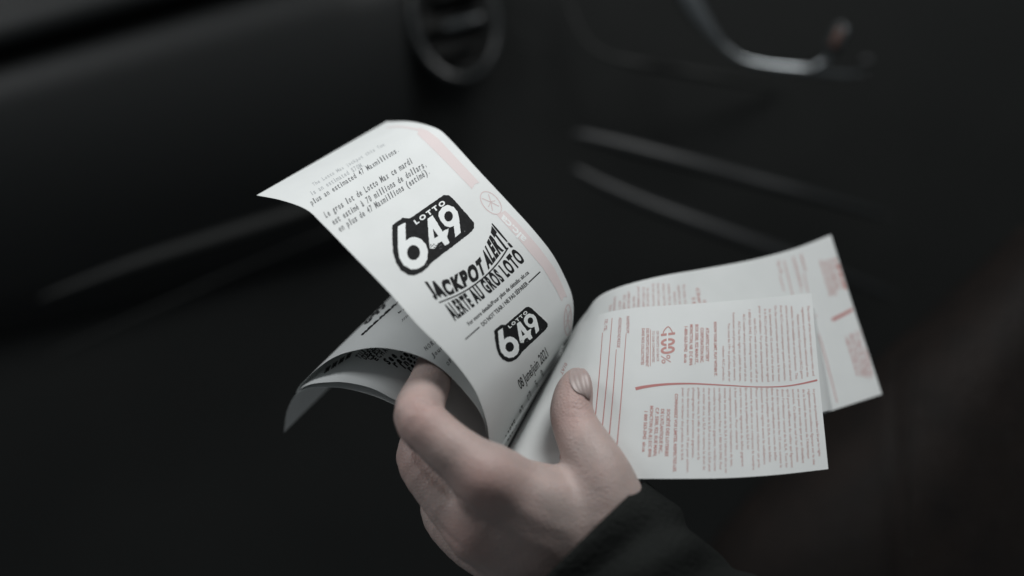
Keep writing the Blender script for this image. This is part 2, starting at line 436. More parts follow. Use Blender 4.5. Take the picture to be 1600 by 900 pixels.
Bs = Sheet([((775, 716, .614), (881, 541, .650)), ((762, 683, .601), (872, 520, .646)), ((755, 655, .597), (868, 500, .644)), ((738, 627, .594), (860, 478, .642)),
            ((695, 580, .590), (835, 430, .640)), ((651, 555, .590), (800, 405, .640)), ((593, 543, .594), (748, 393, .641)),
            ((544, 550, .601), (698, 400, .645)), ((515, 562, .608), (670, 412, .650)), ((490, 581, .617), (648, 428, .658)),
            ((469, 602, .630), (629, 447, .668)), ((463, 613, .642), (624, 455, .682))])
Ds = Sheet([((774, 720, .617), (878, 548, .653)), ((735, 694, .609), (850, 548, .651)), ((680, 657, .603), (820, 508, .648)), ((619, 626, .600), (769, 477, .646)),
            ((582, 607, .601), (734, 456, .647)), ((544, 598, .604), (696, 447, .650)), ((515, 597, .608), (667, 446, .654)),
            ((487, 600, .617), (639, 450, .662)), ((470, 607, .627), (622, 458, .672)), ((462, 616, .640), (614, 466, .684))])
Cs = Sheet([((773, 722, .620), (876, 552, .656)), ((735, 700, .612), (848, 554, .654)), ((680, 665, .6065), (820, 516, .652)), ((619, 634, .6035), (769, 485, .650)),
            ((582, 618, .6045), (734, 467, .651)), ((540, 607, .608), (692, 458, .655)), ((508, 605, .614), (660, 456, .661)),
            ((480, 607, .623), (632, 460, .669)), ((462, 617, .635), (614, 470, .683)), ((449, 642, .646), (602, 490, .694)), ((444, 675, .652), (600, 520, .700))])

def ticket(sheet, label):
    t = empty('lottery_ticket', tuple(sheet.G[sheet.ns//2, 0]))
    tag(t, label, 'lottery ticket', 'lottery tickets held in the hand')
    sheet.build(t); return t

# ---- ticket 1: curled up, two 6/49 logos
tA = ticket(A, 'upright curled lottery ticket with two black LOTTO 649 logos and JACKPOT ALERT headline')
Z = np.array([[82, 365], [190, 290], [262, 297], [600, 62], [650, 65], [690, 95], [880, 310], [908, 350], [905, 395], [870, 440], [480, 740], [440, 790],
              [380, 840], [300, 870], [240, 865], [170, 820], [120, 745], [90, 640], [82, 500]], float)
SIX = [[138, 380], [215, 340], [218, 522], [260, 492], [310, 485], [370, 505], [420, 560], [440, 630], [432, 710], [400, 768], [340, 805], [270, 810], [200, 770], [155, 700], [140, 610]]
FOUR = [[438, 300], [488, 268], [588, 432], [650, 398], [633, 480], [658, 545], [612, 572], [578, 530], [540, 548], [512, 604], [462, 600], [448, 470]]
NINE = [[552, 235], [585, 185], [640, 165], [700, 185], [738, 230], [755, 310], [770, 440], [715, 490], [703, 375], [660, 388], [610, 372], [565, 320], [548, 275]]
def logo(tr):
    pr = Print(A)
    def j(pts, amp=2.4):
        pts = np.asarray(pts, float); out = []
        for i in range(len(pts)):
            a, b = pts[i], pts[(i+1) % len(pts)]; n = max(1, int(np.linalg.norm(b-a)/16))
            for k in range(n): out.append(a+(b-a)*k/n + np.random.uniform(-amp, amp, 2))
        return np.array(out)
    pr.poly(tr(j(Z)), BLACK, 1)
    pr.poly(tr(j(SIX)), WHITE, 2); pr.poly(tr(j(ell(295, 642, 65, 76))), BLACK, 3)
    pr.poly(tr(j(FOUR)), WHITE, 2); pr.poly(tr([[490, 400], [546, 475], [505, 500]]), BLACK, 3)
    pr.poly(tr(j(NINE)), WHITE, 2); pr.poly(tr(j(ell(648, 278, 43, 52), 1.5)), BLACK, 3)
    for q in range(26):               # speckled print fault under the 4
        c = (515+random.uniform(-50, 70), 590+random.uniform(-22, 20)-q*0.6)
        pr.poly(tr(ell(c[0], c[1], random.uniform(3, 8), random.uniform(3, 6), 0, 6)), BLACK if q % 2 else GREY, 3)
    pr.poly(tr(ell(810, 428, 5, 6, 0, 8)), GREY, 2); pr.poly(tr(ell(430, 765, 8, 6, 0, 8)), GREY, 2); pr.poly(tr(ell(395, 772, 4, 3, 0, 8)), GREY, 2)
    a, b, c = tr([[322, 360], [622, 150], [322-28, 360-38]])
    pr.text('L O T T O', a, b, c-a, WHITE, bold=0.05, layer=2, L=3)
    return pr
t1 = lambda q: np.asarray(q, float)/6.431 + np.array([600, 295])
src = np.array([[82, 365, 1], [600, 62, 1], [908, 370, 1], [260, 868, 1]], float)
dst = np.array([[773, 517.5], [820.5, 478.5], [856.5, 508.5], [794, 564.5]])
M2 = np.linalg.lstsq(src, dst, rcond=None)[0]
t2 = lambda q: np.c_[np.asarray(q, float), np.ones(len(q))] @ M2
logo(t1).build('printed_logo', tA, 'larger black LOTTO 649 logo')
logo(t2).build('printed_logo', tA, 'smaller black LOTTO 649 logo')

pr = Print(A)
pr.envelope('JACKPOT ALERT!', [0, .2, .47, .55, .9, 1], [(680, 469), (708, 460), (751, 435), (760, 426), (787, 390), (802, 386)],
            [(660, 441), (698, 438), (743, 410), (751, 401), (768, 363), (769, 348)], BLACK, bold=0.07)
pr.stroke([(686, 473), (717, 460), (740, 446), (761, 429), (780, 408), (794, 387)], 2.2, BLACK)
pr.envelope('ALERTE AU GROS LOTO', [0, .3, .5, .8, 1], [(711, 502), (741, 479), (764, 460), (797, 431), (821, 407)],
            [(692, 478), (726, 459), (748, 440), (782, 413), (804, 387)], BLACK, bold=0.055)
pr.build('headline', tA)
pr = Print(A)
Mk = dict(mono=True, bold=0.012, cap=0.64)
pr.text('The Lotto Max jackpot this Tue', (490, 291), (602, 227), (-3, -4), FAINT, **Mk)
pr.text('is an estimated $70M, ', (487, 306), (575, 256), (-4, -5.5), FAINT, **Mk)
pr.text('plus an estimated 47 Maxmillions.', (487, 321), (625, 236), (-4, -6.5), GREY, mono=True, bold=0.012, cap=0.62)
pr.text('Le gros lot de Lotto Max ce mardi', (509, 341), (646, 254), (-4, -8), GREY, mono=True, bold=0.02, cap=0.62)
pr.text('est estimé à 70 millions de dollars,', (521, 352), (668, 259), (-4, -8), GREY, mono=True, bold=0.02, cap=0.62)
pr.text('en plus de 47 Maxmillions (estimé).', (531, 363), (673, 270), (-4, -8), GREY, mono=True, bold=0.02, cap=0.62)
pr.text('For more details/Pour plus de détails: alc.ca', (733, 509), (827, 427), (-4, -5), BLACK, bold=0.02)
pr.text('DO NOT TEAR / NE PAS SÉPARER', (755, 510), (826, 444), (-4.5, -5), BLACK, bold=0.02)
pr.stroke([(727, 530.5), (749, 511)], 1.9, BLACK); pr.stroke([(826, 441.5), (844, 424.5)], 1.9, BLACK)
pr.text('08 June/juin 2021', (813.5, 609), (857, 556), (-6, -14.5), BLACK, bold=0.012)
pr.text('LISTE  07  C7  5  0', (793, 690), (850, 584), (-4, -9), BLACK, mono=True, bold=0.02)
pr.build('printed_text', tA)
pr = Print(A)
pr.poly([(655, 199.5), (668, 204), (684, 216), (710, 243.5), (749, 285.4), (742, 288), (737.4, 295.5), (695.5, 252), (665, 222), (652, 209.6)], PINK)
pr.stroke([(604, 200), (625, 198), (655, 203)], [1, 2, 3], PINK)
pr.poly([(789, 329), (805, 344), (821, 362), (841, 385), (866, 418.5), (877, 442), (886, 464), (881, 464), (877.6, 471), (869, 453), (848, 418.5), (829.5, 397), (809, 372), (776, 336)], PINK)
pr.text('alc.ca', (823, 373), (786, 335), (-6, 6.5), WHITE, bold=0.03, layer=2, cap=0.60)
for c in ((767, 317, 12, 21, -0.72), (887, 500, 5.5, 24, 0.02)):
    e = ell(*c, n=26); pr.stroke(np.vstack([e, e[:1]]), 1.5, PINKD, n=90)
    cx, cy, rx, ry, ro = c
    def q(x, y): return (cx + x*rx*math.cos(ro)-y*ry*math.sin(ro), cy + x*rx*math.sin(ro)+y*ry*math.cos(ro))
    pr.stroke([q(-.5, -.7), q(0, -.1), q(.5, .6)], 1.4, PINKD); pr.stroke([q(.5, -.6), q(0, 0), q(-.5, .5)], 1.4, PINKD); pr.stroke([q(-.6, .1), q(.1, -.05), q(.6, .1)], 1.2, PINKD)
pr.build('security_strip', tA, 'pale pink strip with emblems along the right edge')

# ---- ticket 2: right page in front, red small print
tE = ticket(E, 'front right lottery ticket back, full of red small print, with the thumb on it')
EN = ['The holder of this ticket is subject to rules and', 'regulations and conditions referenced on the', 'Atlantic Lottery Corporation (ALC) game',
      'website. Not available at social functions. This', 'ticket is void if the information on it has altered', "from ALC's central computer system information.",
      'On the control number on this ticket. It lies must', 'be claimed within 12 months of the draw date.', "It is ALC's policy that all tickets must be signed",
      'prior to validation. For prize claiming information', "visit ALC's web site at alc.ca or call us at", '1-800-563-3942. For winning numbers, visit an',
      'ALC retailer where products are sold or alc.ca.', 'ALC has the right to publish the name,', 'hometown and photograph of prize winners.', 'You must be 19+ to purchase, play or', 'redeem ALC products.']
xt = [750, 705, 665, 615, 570, 525, 480, 435, 395, 350, 310, 265, 220, 180, 135, 95, 50]
yt = [145, 160, 215, 150, 145, 145, 145, 175, 175, 150, 250, 180, 215, 275, 205, 290, 480]
yb = [725, 735, 750, 755, 765, 770, 775, 775, 775, 775, 780, 780, 775, 775, 770, 775, 770]
pe = Print(E)
B2 = dict(bold=0.0, res=2)
for i, ln in enumerate(EN):
    x0 = 1119 + xt[i]/5.294; k = 9 - i*0.5
    pe.text(ln, (x0, 450+yt[i]/5.294), (x0+k*(yb[i]-yt[i])/600, 450+yb[i]/5.294), (4.2, 0), REDT, **B2)
pe.text('KNOW YOUR LIMIT, PLAY WITHIN IT.', (1115.3, 503), (1116, 588), (4.6, 0), REDT, bold=0.03, res=2)
for ln, a, b in (('ATLANTIC LOTTERY', (1103, 512), (1103, 565)), ('CORPORATION INC.', (1094.6, 512), (1094.4, 567)), ('BOX 5500, 922 MAIN ST.,', (1086.5, 507), (1086, 569)),
                 ('MONCTON, NB  E1C 8W6', (1078, 507), (1077, 571)), ('1-800-563-3942  alc.ca', (1069.5, 510), (1069, 567))):
    pe.text(ln, a, b, (5, 0), REDT, bold=0.03, res=2)
FR = ['Le porteur du présent billet est lié par les règles', 'règlements et conditions figurant sur le site', 'de la Société des loteries de l’Atlantique',
      'et ne peut être vendu que par un détaillant', 'autorisé. Ce billet est nul si les données', 'qu’il porte diffèrent de celles qui figurent', 'dans l’ordinateur central de la SLA. Tout lot',
      'doit être réclamé dans les 12 mois suivant la', 'date du tirage indiquée au recto du billet', 'Selon la politique de la SLA, tous les billets', 'doivent être signés avant la validation', 'Pour savoir comment réclamer un prix',
      'visitez le site alc.ca ou composez le numéro', 'En vertu de la politique de la SLA le lot', 'sera remis au signataire du billet gagnant', 'à leur validation. Pour obtenir les', 'renseignements sur les réclamations de lots,',
      'visitez le site web de la SLA à l’adresse alc.ca ou', 'ou téléphonez sans frais au 1 800 563-3942. Pour', 'connaître les numéros gagnants, rendez-vous', 'chez un détaillant de la SLA ou à alc.ca. La SLA peut', 'ou visiter alc.ca. La SLA se réserve le droit de', 'publier le nom, la ville de résidence et la', 'photographie des personnes gagnantes.',
      'Vous devez avoir au moins 19 ans pour acheter,', 'jouer ou réclamer des produits de la SLA.']
ybf = [690, 765, 710, 750, 740, 790, 790, 790, 730, 740, 760, 790, 810, 630, 780]
bots = [590+y/5.62 for y in ybf] + [600+y/6 for y in (615, 775, 830, 805, 815, 820, 805, 710, 695, 835, 720)]
for i, ln in enumerate(FR):
    x0 = 1270 - i*(1270-1065.5)/(len(FR)-1); yb_ = bots[min(i, 25)]
    pe.text(ln, (x0, 606 + (2 if i < 8 else 0)), (x0 + 9 - i*0.42, yb_), (4.2, 0), REDT, **B2)
pe.text('CONNAISSEZ VOS LIMITES, RESPECTEZ-LES.', (1054.7, 615), (1051.7, 737.5), (4.8, 0.3), REDT, bold=0.03, res=2)
for ln, a, b in (('SOCIÉTÉ DES LOTERIES', (1042.2, 639), (1039, 713)), ('DE L’ATLANTIQUE INC.,', (1033, 639), (1029.5, 709)), ('C.P. 5500, 922, RUE MAIN,', (1024.7, 637), (1021, 713)),
                 ('MONCTON (N.-B.) E1C 8W6', (1016, 634), (1012.5, 714)), ('1 800 563-3942  alc.ca', (1007, 642.5), (1003.5, 706))):
    pe.text(ln, a, b, (5.2, 0.3), REDT, bold=0.03, res=2)
pe.text('OF PROFITS GO BACK', (1025.5, 517), (1026, 565), (4.2, 0), REDT, **B2)
pe.text('TO OUR COMMUNITIES', (1018.8, 517), (1019, 566), (4.2, 0), REDT, **B2)
pe.text('DES PROFITS RETOURNENT', (1010, 513), (1009, 573), (4.6, 0), REDT, bold=0.02, res=2)
pe.text('DANS NOS COLLECTIVITÉS', (1003, 513), (1001.5, 570), (4.6, 0), REDT, bold=0.02, res=2)
pe.stroke([(1016.3, 515), (1016, 572)], 0.9, REDT)
pe.text('NAME/NOM', (979, 494), (978.6, 520), (5, 0.5), RED, **B2)
pe.text('ADDRESS/ADRESSE', (967, 496), (964, 543), (5, 0.5), RED, **B2)
pe.text('TEL./TÉL.', (945.5, 498), (943.5, 518), (4.6, 0.5), RED, **B2)
pe.text('TA10', (875, 583), (883, 566), (4, 3.5), RED, **B2)
pe.text('SIGNATURE', (798, 697), (812, 668), (4, 3), RED, **B2)
pe.text('G', (874, 718), (876, 707), (5, 1), RED, bold=0.02)
pe.build('printed_text', tE)
pe = Print(E)
pe.text('100', (1033.5, 519), (1033, 553), (22, 0), REDT, bold=0.025, shear=-0.15)
pe.text('%', (1033, 553.5), (1034, 568), (15, 1), REDT, bold=0.0, shear=-0.1)
pe.stroke([(1043, 514), (1042.6, 547)], 2.2, WHITE, layer=2)
pe.stroke([(1036, 521), (1038, 516), (1044, 510.5), (1049, 516), (1051, 521)], 1.5, REDT, layer=2, n=16)
pe.build('emblem', tE, 'red 100% emblem with arrow')
pe = Print(E)
for a, b in (((978.4, 521), (963, 708)), ((963, 546), (951, 692)), ((956.5, 497), (939, 690)), ((941.5, 520), (929, 665))):
    pe.stroke([a, ((a[0]+b[0])/2+.6, (a[1]+b[1])/2), b], [0.9, 1.4, 1.7], RED)
pe.stroke([(993, 607.5), (1010, 604), (1040, 600.5), (1080, 599.5), (1133, 602), (1180, 604.5), (1220, 604), (1250, 600), (1283, 592.5)], [5, 4.3, 3.4, 2.5, 1.8, 1.5, 1.8, 2.3, 3.0], RED)
pe.build('ruled_lines', tE)

# ---- ticket 3: right page behind
tF = ticket(Fs_, 'rear right lottery ticket back, sticking out behind and above the front one')
pf = Print(Fs_)
xs = [1160, 1095, 1040, 965, 895, 825, 760, 690, 635, 570, 510, 440, 385, 325, 260, 200]
ys = [200, 210, 300, 200, 195, 190, 195, 255, 245, 235, 360, 300, 340, 420, 370, 470]
for i in range(16):
    x0 = 928.5 + xs[i]/8.42; y0 = 420 + ys[i]/8.42
    pf.text(EN[i], (x0, y0), (x0 + 9 - i, y0+95), (4.2, 0.3), REDT if i < 8 else RED, **B2)
pf.text('Cher', (1087, 450), (1092, 476), (5, -.5), REDT, bold=0.03, res=2)
pf.text('5 BOX', (1081, 465), (1084, 490), (5, -.5), REDT, bold=0.03, res=2)
pf.text('O', (1098, 469), (1099, 476), (5, -.5), REDT, bold=0.03, res=2)
pf.text('NAME/NOM', (1249, 398), (1256, 424), (5, -1.2), REDT, **B2)
pf.text('ADDRESS/ADRESSE', (1237, 402), (1250, 449), (5, -1.2), REDT, **B2)
pf.text('TEL./TÉL.', (1213, 408), (1219, 430), (5, -1.2), REDT, **B2)
pf.text('OF PROFITS GO BACK', (1300.5, 404), (1315, 448), (4.6, -1.3), REDT, bold=0.02, res=2)
pf.text('TO OUR COMMUNITIES', (1293.5, 406), (1307, 452), (4.6, -1.3), REDT, bold=0.02, res=2)
pf.text('DES PROFITS RETOURNENT', (1287, 408), (1303, 463), (4.6, -1.3), REDT, bold=0.02, res=2)
pf.text('DANS NOS COLLECTIVITÉS', (1280, 408), (1296, 463), (4.6, -1.3), REDT, bold=0.02, res=2)
for k, ln in enumerate(('1 800 563-3942 alc.ca', 'MONCTON (N.-B.) E1C 8W6', 'C.P. 5500, 922, RUE MAIN,', 'DE L’ATLANTIQUE INC.,')):
    pf.text(ln, (1320+k*7.6, 527-k*4 if k else 527), (1339+k*7.0, 587+k*2), (4.8, -1.5), RED, bold=0.02, res=2)
pf.text('0', (1271, 492), (1273, 497), (4, -1), RED, **B2)
pf.build('printed_text', tF)
pf = Print(Fs_)
pf.text('100%', (1304.5, 403), (1319, 453), (20, -5), REDT, bold=0.04, L=3)
pf.build('emblem', tF, 'red 100% emblem cut off by the ticket edge')
pf = Print(Fs_)
pf.stroke([(1256, 427), (1262.5, 457)], 1.2, REDT); pf.stroke([(1225, 407), (1239, 463)], 1.2, REDT); pf.stroke([(1218.5, 431), (1225, 455)], 1.2, REDT)
pf.stroke([(1251, 451), (1252, 456)], 1.2, REDT)
pf.stroke([(1297, 404), (1311, 455)], 0.9, REDT)
pf.stroke([(1300, 500), (1318, 491), (1336, 481)], [5.5, 5, 4.5], RED)
pf.stroke([(1272, 500), (1286, 545), (1298, 590), (1308, 629)], [1.0, 1.4, 1.2], RED)
pf.build('ruled_lines', tF)

# ---- ticket between the two right-hand ones, only its edge shows, curled back steeply to shade it darker
Gs = Sheet([((905, 520, .650), (800, 712, .622)), ((960, 500, .636), (930, 720, .605)), ((1080, 492, .629), (1085, 700, .606)), ((1180, 486, .637), (1200, 664, .612)),
           ((1240, 480, .644), (1266, 648, .622)), ((1267, 480, .656), (1292, 642, .634)), ((1274, 486, .672), (1301, 640, .650))])
tG = ticket(Gs, 'lottery ticket wedged between the two right-hand ones, only its shaded right edge showing')
# ---- tickets on the left, rolled over the finger
tB = ticket(Bs, 'lottery ticket rolled over the fingertips at the left, its printing seen edge-on')
pb = Print(Bs)
pb.text('649', (571, 508), (607, 475), (-9, -3), BLACK, bold=0.05)
random.seed(11)
for k in range(13):                   # lettering rolled out of sight: only the feet of the characters show
    f = k/12; x = 567+f*55; y = 523-f*50; w_ = random.uniform(2.2, 4.2)
    pb.poly([(x-w_, y+1.2), (x-1, y-random.uniform(1.5, 3.5)), (x+w_+1, y-w_*.9-1), (x+w_*.6, y-w_*.2), (x, y+1)], BLACK, 1)
    if k % 2: pb.poly([(x+3, y-6), (x+7, y-10), (x+8, y-8.5), (x+4, y-4.8)], BLACK, 1)
pb.text('w o', (622, 491), (634, 483), (-1, -4), BLACK, bold=0.03); pb.text('30557', (628, 503), (642, 491), (-1, -3.5), GREY, mono=True, bold=0.02)
pb.text('NORD', (665, 549), (684, 533), (-4, -6), GREY, mono=True, bold=0.03)
pb.text('Jour', (676, 560), (693, 544), (-4, -6), GREY, mono=True, bold=0.03)
pb.text('OF', (700, 573), (707, 563), (-4, -5), GREY, mono=True, bold=0.03)
pb.build('printed_text', tB)
tD = ticket(Ds, 'lottery ticket nested inside the left roll, with black See receipt wording in shade')
pd = Print(Ds)
for ln, a, b in (('See d', (607, 571), (631, 547)), ('recei', (619, 575), (645, 549)), ('instr', (631, 578), (655, 553)), ('recei', (642, 582), (664, 560))):
    pd.text(ln, a, b, (-8.5, -7), BLACK, mono=True, bold=0.05, cap=0.62)
for ln, a, b in (('TUITE', (562, 562), (582, 541)), ('DEFER', (571, 563), (592, 541)), ('CRED ', (579, 564), (600, 542)), ('ECHAN', (588, 565), (612, 543))):
    pd.text(ln, a, b, (-8, -5), BLACK, mono=True, bold=0.04)
for k in range(15):
    if k % 4 == 3: continue
    x = 507+k*2.75; y = 583.5-k*1.75
    pd.stroke([(x, y), (x+4, y-9.5)], 1.7, BLACK)
pd.build('printed_text', tD)
tC = ticket(Cs, 'lowest left lottery ticket, its dark underside curling down at the far left')

# ================================================================== the hand
SKIN = mat('skin', (0.335, 0.275, 0.255), 0.5, 0.4, sss=0.2, noise=(60, (0.41, 0.315, 0.29)), bump=('voronoi', 650, 0.4, 0.0009))
NAILM = mat('fingernail', (0.33, 0.265, 0.25), 0.4, 0.4, sss=0.1)

def cap_sd(X, a, b, ra, rb):
    a = np.asarray(a, np.float32); b = np.asarray(b, np.float32); ab = b-a
    t = np.clip(((X-a) @ ab)/float(ab @ ab), 0, 1)
    d = X - a - t[..., None]*ab
    return np.sqrt((d*d).sum(-1)) - (ra+(rb-ra)*t)
def smin(a, b, k):
    h = np.maximum(k-np.abs(a-b), 0)/k
    return np.minimum(a, b) - h*h*k*0.25
def chain(X, js, k=0):                # a smoothly bent, tapering tube through the joints (px, px, m, radius mm)
    J = np.array([np.append(Pm(*j[:3]), j[3]) for j in js])
    t = np.linspace(0, len(J)-1, (len(J)-1)*4+1); i = np.minimum(t.astype(int), len(J)-2); f = (t-i)[:, None]
    Q = np.vstack([2*J[0]-J[1], J, 2*J[-1]-J[-2]])
    p0, p1, p2, p3 = Q[i], Q[i+1], Q[i+2], Q[i+3]
    A_ = 0.5*((2*p1)+(-p0+p2)*f+(2*p0-5*p1+4*p2-p3)*f**2+(-p0+3*p1-3*p2+p3)*f**3)
    r = None
    for a, b in zip(A_[:-1], A_[1:]):
        s_ = cap_sd(X, a[:3], b[:3], float(a[3]), float(b[3])); r = s_ if r is None else smin(r, s_, 0.8)
    return r
THUMB = [(902, 596, .6005, 5.8), (897, 614, .598, 7.8), (893, 642, .594, 8.8), (901, 670, .590, 9.5), (918, 703, .585, 10.9), (940, 745, .580, 12.6), (955, 800, .579, 15.5)]
INDEX = [(706, 520, .618, 6.4), (684, 560, .607, 7.4), (671, 600, .594, 8.6), (655, 650, .5745, 10.2), (690, 690, .569, 10.4), (730, 722, .568, 11.4), (774, 752, .570, 13.4)]
MIDDLE = [(725, 668, .632, 7.5), (682, 674, .620, 8.6), (657, 714, .598, 10.0), (694, 774, .589, 10.3), (748, 828, .584, 13.2)]
RING = [(745, 735, .645, 7), (712, 742, .630, 8.5), (692, 795, .612, 9.5), (726, 842, .602, 10), (786, 872, .594, 12.5)]
PINKY = [(775, 800, .650, 6.5), (748, 810, .638, 7.5), (745, 850, .626, 8.4), (780, 885, .622, 9), (826, 905, .616, 11)]
def hand_sd(X):
    fg = chain(X, INDEX, 6); fg = smin(fg, chain(X, MIDDLE), 0.5); fg = smin(fg, chain(X, RING), 0.5); fg = smin(fg, chain(X, PINKY), 1.2)
    wr = Pm(985, 905, .593)
    pm = cap_sd(X, Pm(770, 752, .5705), Pm(950, 850, .586), 13, 15.5)
    pm = smin(pm, cap_sd(X, Pm(752, 824, .5815), wr, 13, 18), 16)
    pm = smin(pm, cap_sd(X, Pm(800, 862, .592), wr, 12.5, 17), 16)
    pm = smin(pm, cap_sd(X, Pm(845, 795, .5815), wr, 14, 17), 16)
    pm = smin(pm, cap_sd(X, wr, Pm(1150, 1060, .58), 19, 22), 12)
    pm = smin(pm, cap_sd(X, Pm(893, 790, .590), Pm(950, 805, .590), 11, 13), 14)
    th = chain(X, THUMB, 5)
    pm = smin(pm, th, 6)
    r = smin(fg, pm, 5)
    r = smin(r, np.linalg.norm(X-Pm(754, 750, .5640), axis=-1)-8.5, 9)
    return r
def surface_nets(f, lo, hi, h):
    n = np.ceil((hi-lo)/h).astype(int)+1
    ax = [lo[i]+h*np.arange(n[i]) for i in range(3)]
    D = np.empty(n, np.float32)
    for i in range(n[0]):
        Y, Zz = np.meshgrid(ax[1], ax[2], indexing='ij')
        X = np.stack([np.full_like(Y, ax[0][i]), Y, Zz], -1).astype(np.float32)
        D[i] = f(X)
    S = D < 0
    m = np.array(n)-1
    cnt = np.zeros(m, np.float32); acc = np.zeros((*m, 3), np.float32)
    sl = lambda o, a: slice(o, o+m[a])
    for a in range(3):
        b, c = [(1, 2), (0, 2), (0, 1)][a]
        for ob in (0, 1):
            for oc in (0, 1):
                i0 = [None]*3; i0[a] = sl(0, a); i0[b] = sl(ob, b); i0[c] = sl(oc, c)
                i1 = list(i0); i1[a] = sl(1, a)
                d0 = D[tuple(i0)]; d1 = D[tuple(i1)]; x = (d0 < 0) != (d1 < 0)
                t = np.where(x, d0/np.where(x, d0-d1, 1), 0)
                cnt += x; acc[..., a] += t; acc[..., b] += x*ob; acc[..., c] += x*oc
    act = cnt > 0
    ids = -np.ones(m, int); ids[act] = np.arange(act.sum())
    idx = np.argwhere(act); V = lo + h*(idx + acc[act]/cnt[act][:, None])
    Fq = []
    for a in range(3):
        b, c = [(1, 2), (2, 0), (0, 1)][a]
        i0 = [slice(1, m[k]) for k in range(3)]; i0[a] = slice(0, m[a])
        i1 = list(i0); i1[a] = slice(1, m[a]+1)
        s0 = S[tuple(i0)]; s1 = S[tuple(i1)]
        q = np.argwhere(s0 != s1); inside = s0[s0 != s1]
        off = np.ones(3, int); off[a] = 0; q = q+off
        eb = np.zeros(3, int); eb[b] = 1; ec = np.zeros(3, int); ec[c] = 1
        quad = np.stack([ids[tuple((q-eb-ec).T)], ids[tuple((q-ec).T)], ids[tuple(q.T)], ids[tuple((q-eb).T)]], 1)
        quad[~inside] = quad[~inside][:, ::-1]
        Fq.append(quad)
    return V, np.vstack(Fq)
lo = np.array([-95.0, -160.0, 540.0]); hi = np.array([75.0, -20.0, 670.0])
HS = 0.9
V, Fq = surface_nets(hand_sd, lo, hi, HS)
def grad(f, V, e=0.4):
    g = np.stack([f((V+np.eye(3)[k]*e).astype(np.float32))-f((V-np.eye(3)[k]*e).astype(np.float32)) for k in range(3)], -1)
    return g/np.maximum(np.linalg.norm(g, axis=1, keepdims=True), 1e-6)
V = np.asarray(V, float)
N = grad(hand_sd, V); V -= N*hand_sd(V.astype(np.float32))[:, None]*0.8
def march(px, py, d0=0.53):
    d = np.full(len(px), d0)
    for _ in range(60):
        X = np.stack([(px-800)*K*d, (450-py)*K*d, d], -1)*1000
        s_ = hand_sd(X.astype(np.float32)); d = d + np.clip(s_, -3, 5)/1000*0.9
    return d
# creases, folds and tendons pressed into the skin: (polyline px, depth mm, width mm)
CREASES = [([(884, 637), (897, 638.5), (908, 640), (917, 639)], .36, .75), ([(880, 644), (893, 645), (906, 647), (914, 645)], .18, .7),
           ([(887, 651.5), (897, 651), (908, 653), (918, 655)], .30, .75), ([(889, 631), (900, 631), (912, 634)], .16, .7), ([(892, 658), (904, 660), (916, 663)], .14, .8),
           ([(652, 626), (664, 630), (676, 634), (688, 632)], .45, .9), ([(640, 640), (655, 641), (668, 644)], .15, .8),
           ([(628, 655), (640, 662), (646, 672)], .15, .8),
           ([(900, 585), (896, 600), (899, 610), (912, 619), (922, 628)], .30, .7),
           ([(790, 712), (815, 728), (845, 742), (872, 748), (900, 752)], .25, 2.0),
           ([(640, 696), (662, 726), (690, 756), (722, 786), (748, 812)], 1.1, 2.2), ([(655, 770), (672, 802), (700, 838), (735, 868)], .8, 2.0), ([(762, 782), (776, 790), (792, 800)], 0.9, 4.5),
           ([(800, 790), (850, 815), (900, 835)], -.35, 3.0), ([(790, 830), (840, 850), (880, 870)], -.35, 3.0)]
disp = np.zeros(len(V)); vp = np.stack([V[:, 0]/V[:, 2]/K+800, 450-V[:, 1]/V[:, 2]/K], 1)
for pts, dep, wd in CREASES:
    c = catmull(np.array([(a, b, 0) for a, b in pts], float), 40)
    dd = march(c[:, 0], c[:, 1]); Q = np.stack([(c[:, 0]-800)*K*dd, (450-c[:, 1])*K*dd, dd], -1)*1000
    box = (V > Q.min(0)-8).all(1) & (V < Q.max(0)+8).all(1); ii = np.nonzero(box)[0]
    dist = np.full(len(ii), 1e9); par = np.zeros(len(ii))
    for k in range(len(Q)):
        e_ = np.linalg.norm(V[ii]-Q[k], axis=1); u_ = e_ < dist; dist[u_] = e_[u_]; par[u_] = k/(len(Q)-1)
    disp[ii] -= dep*np.exp(-(dist/wd)**2)*np.sin(np.pi*np.clip(par*0.9+0.05, 0, 1))**0.5
# low amplitude unevenness
for fx, am in ((0.16, .10), (0.37, .05), (0.8, .03)):
    ph = np.random.rand(3, 3)*6
    disp += am*(np.sin(V[:, 0]*fx*2+ph[0, 0]+V[:, 1]*fx)+np.sin(V[:, 1]*fx*2.3+ph[0, 1]-V[:, 2]*fx)+np.sin(V[:, 2]*fx*1.9+ph[0, 2]+V[:, 0]*fx*1.3))/3
V = V + N*disp[:, None]
_w = lambda p, r: np.exp(-(np.linalg.norm(V-Pm(*p), axis=1)/r)**2)
blush = _w((655, 652, .565), 11) + _w((757, 752, .556), 13) + _w((905, 600, .594), 9) + 0.8*_w((893, 648, .586), 9) + _w((645, 715, .590), 10) + _w((735, 832, .575), 13) + _w((684, 572, .6), 9)
nt = SKIN.node_tree; bs = nt.nodes['Principled BSDF']; at_ = nt.nodes.new('ShaderNodeAttribute'); at_.attribute_name = 'redness'
mxn = nt.nodes.new('ShaderNodeMix'); mxn.data_type = 'RGBA'; mxn.inputs['B'].default_value = (0.40, 0.235, 0.21, 1)
prev = bs.inputs['Base Color'].links[0].from_socket
nt.links.new(at_.outputs['Fac'], mxn.inputs['Factor']); nt.links.new(prev, mxn.inputs['A']); nt.links.new(mxn.outputs['Result'], bs.inputs['Base Color'])
person = empty('person', tuple(mm2w(Pm(1000, 1000, .6))))
tag(person, "person's left hand in a dark sleeve pinching the lottery tickets with the thumb", 'person')
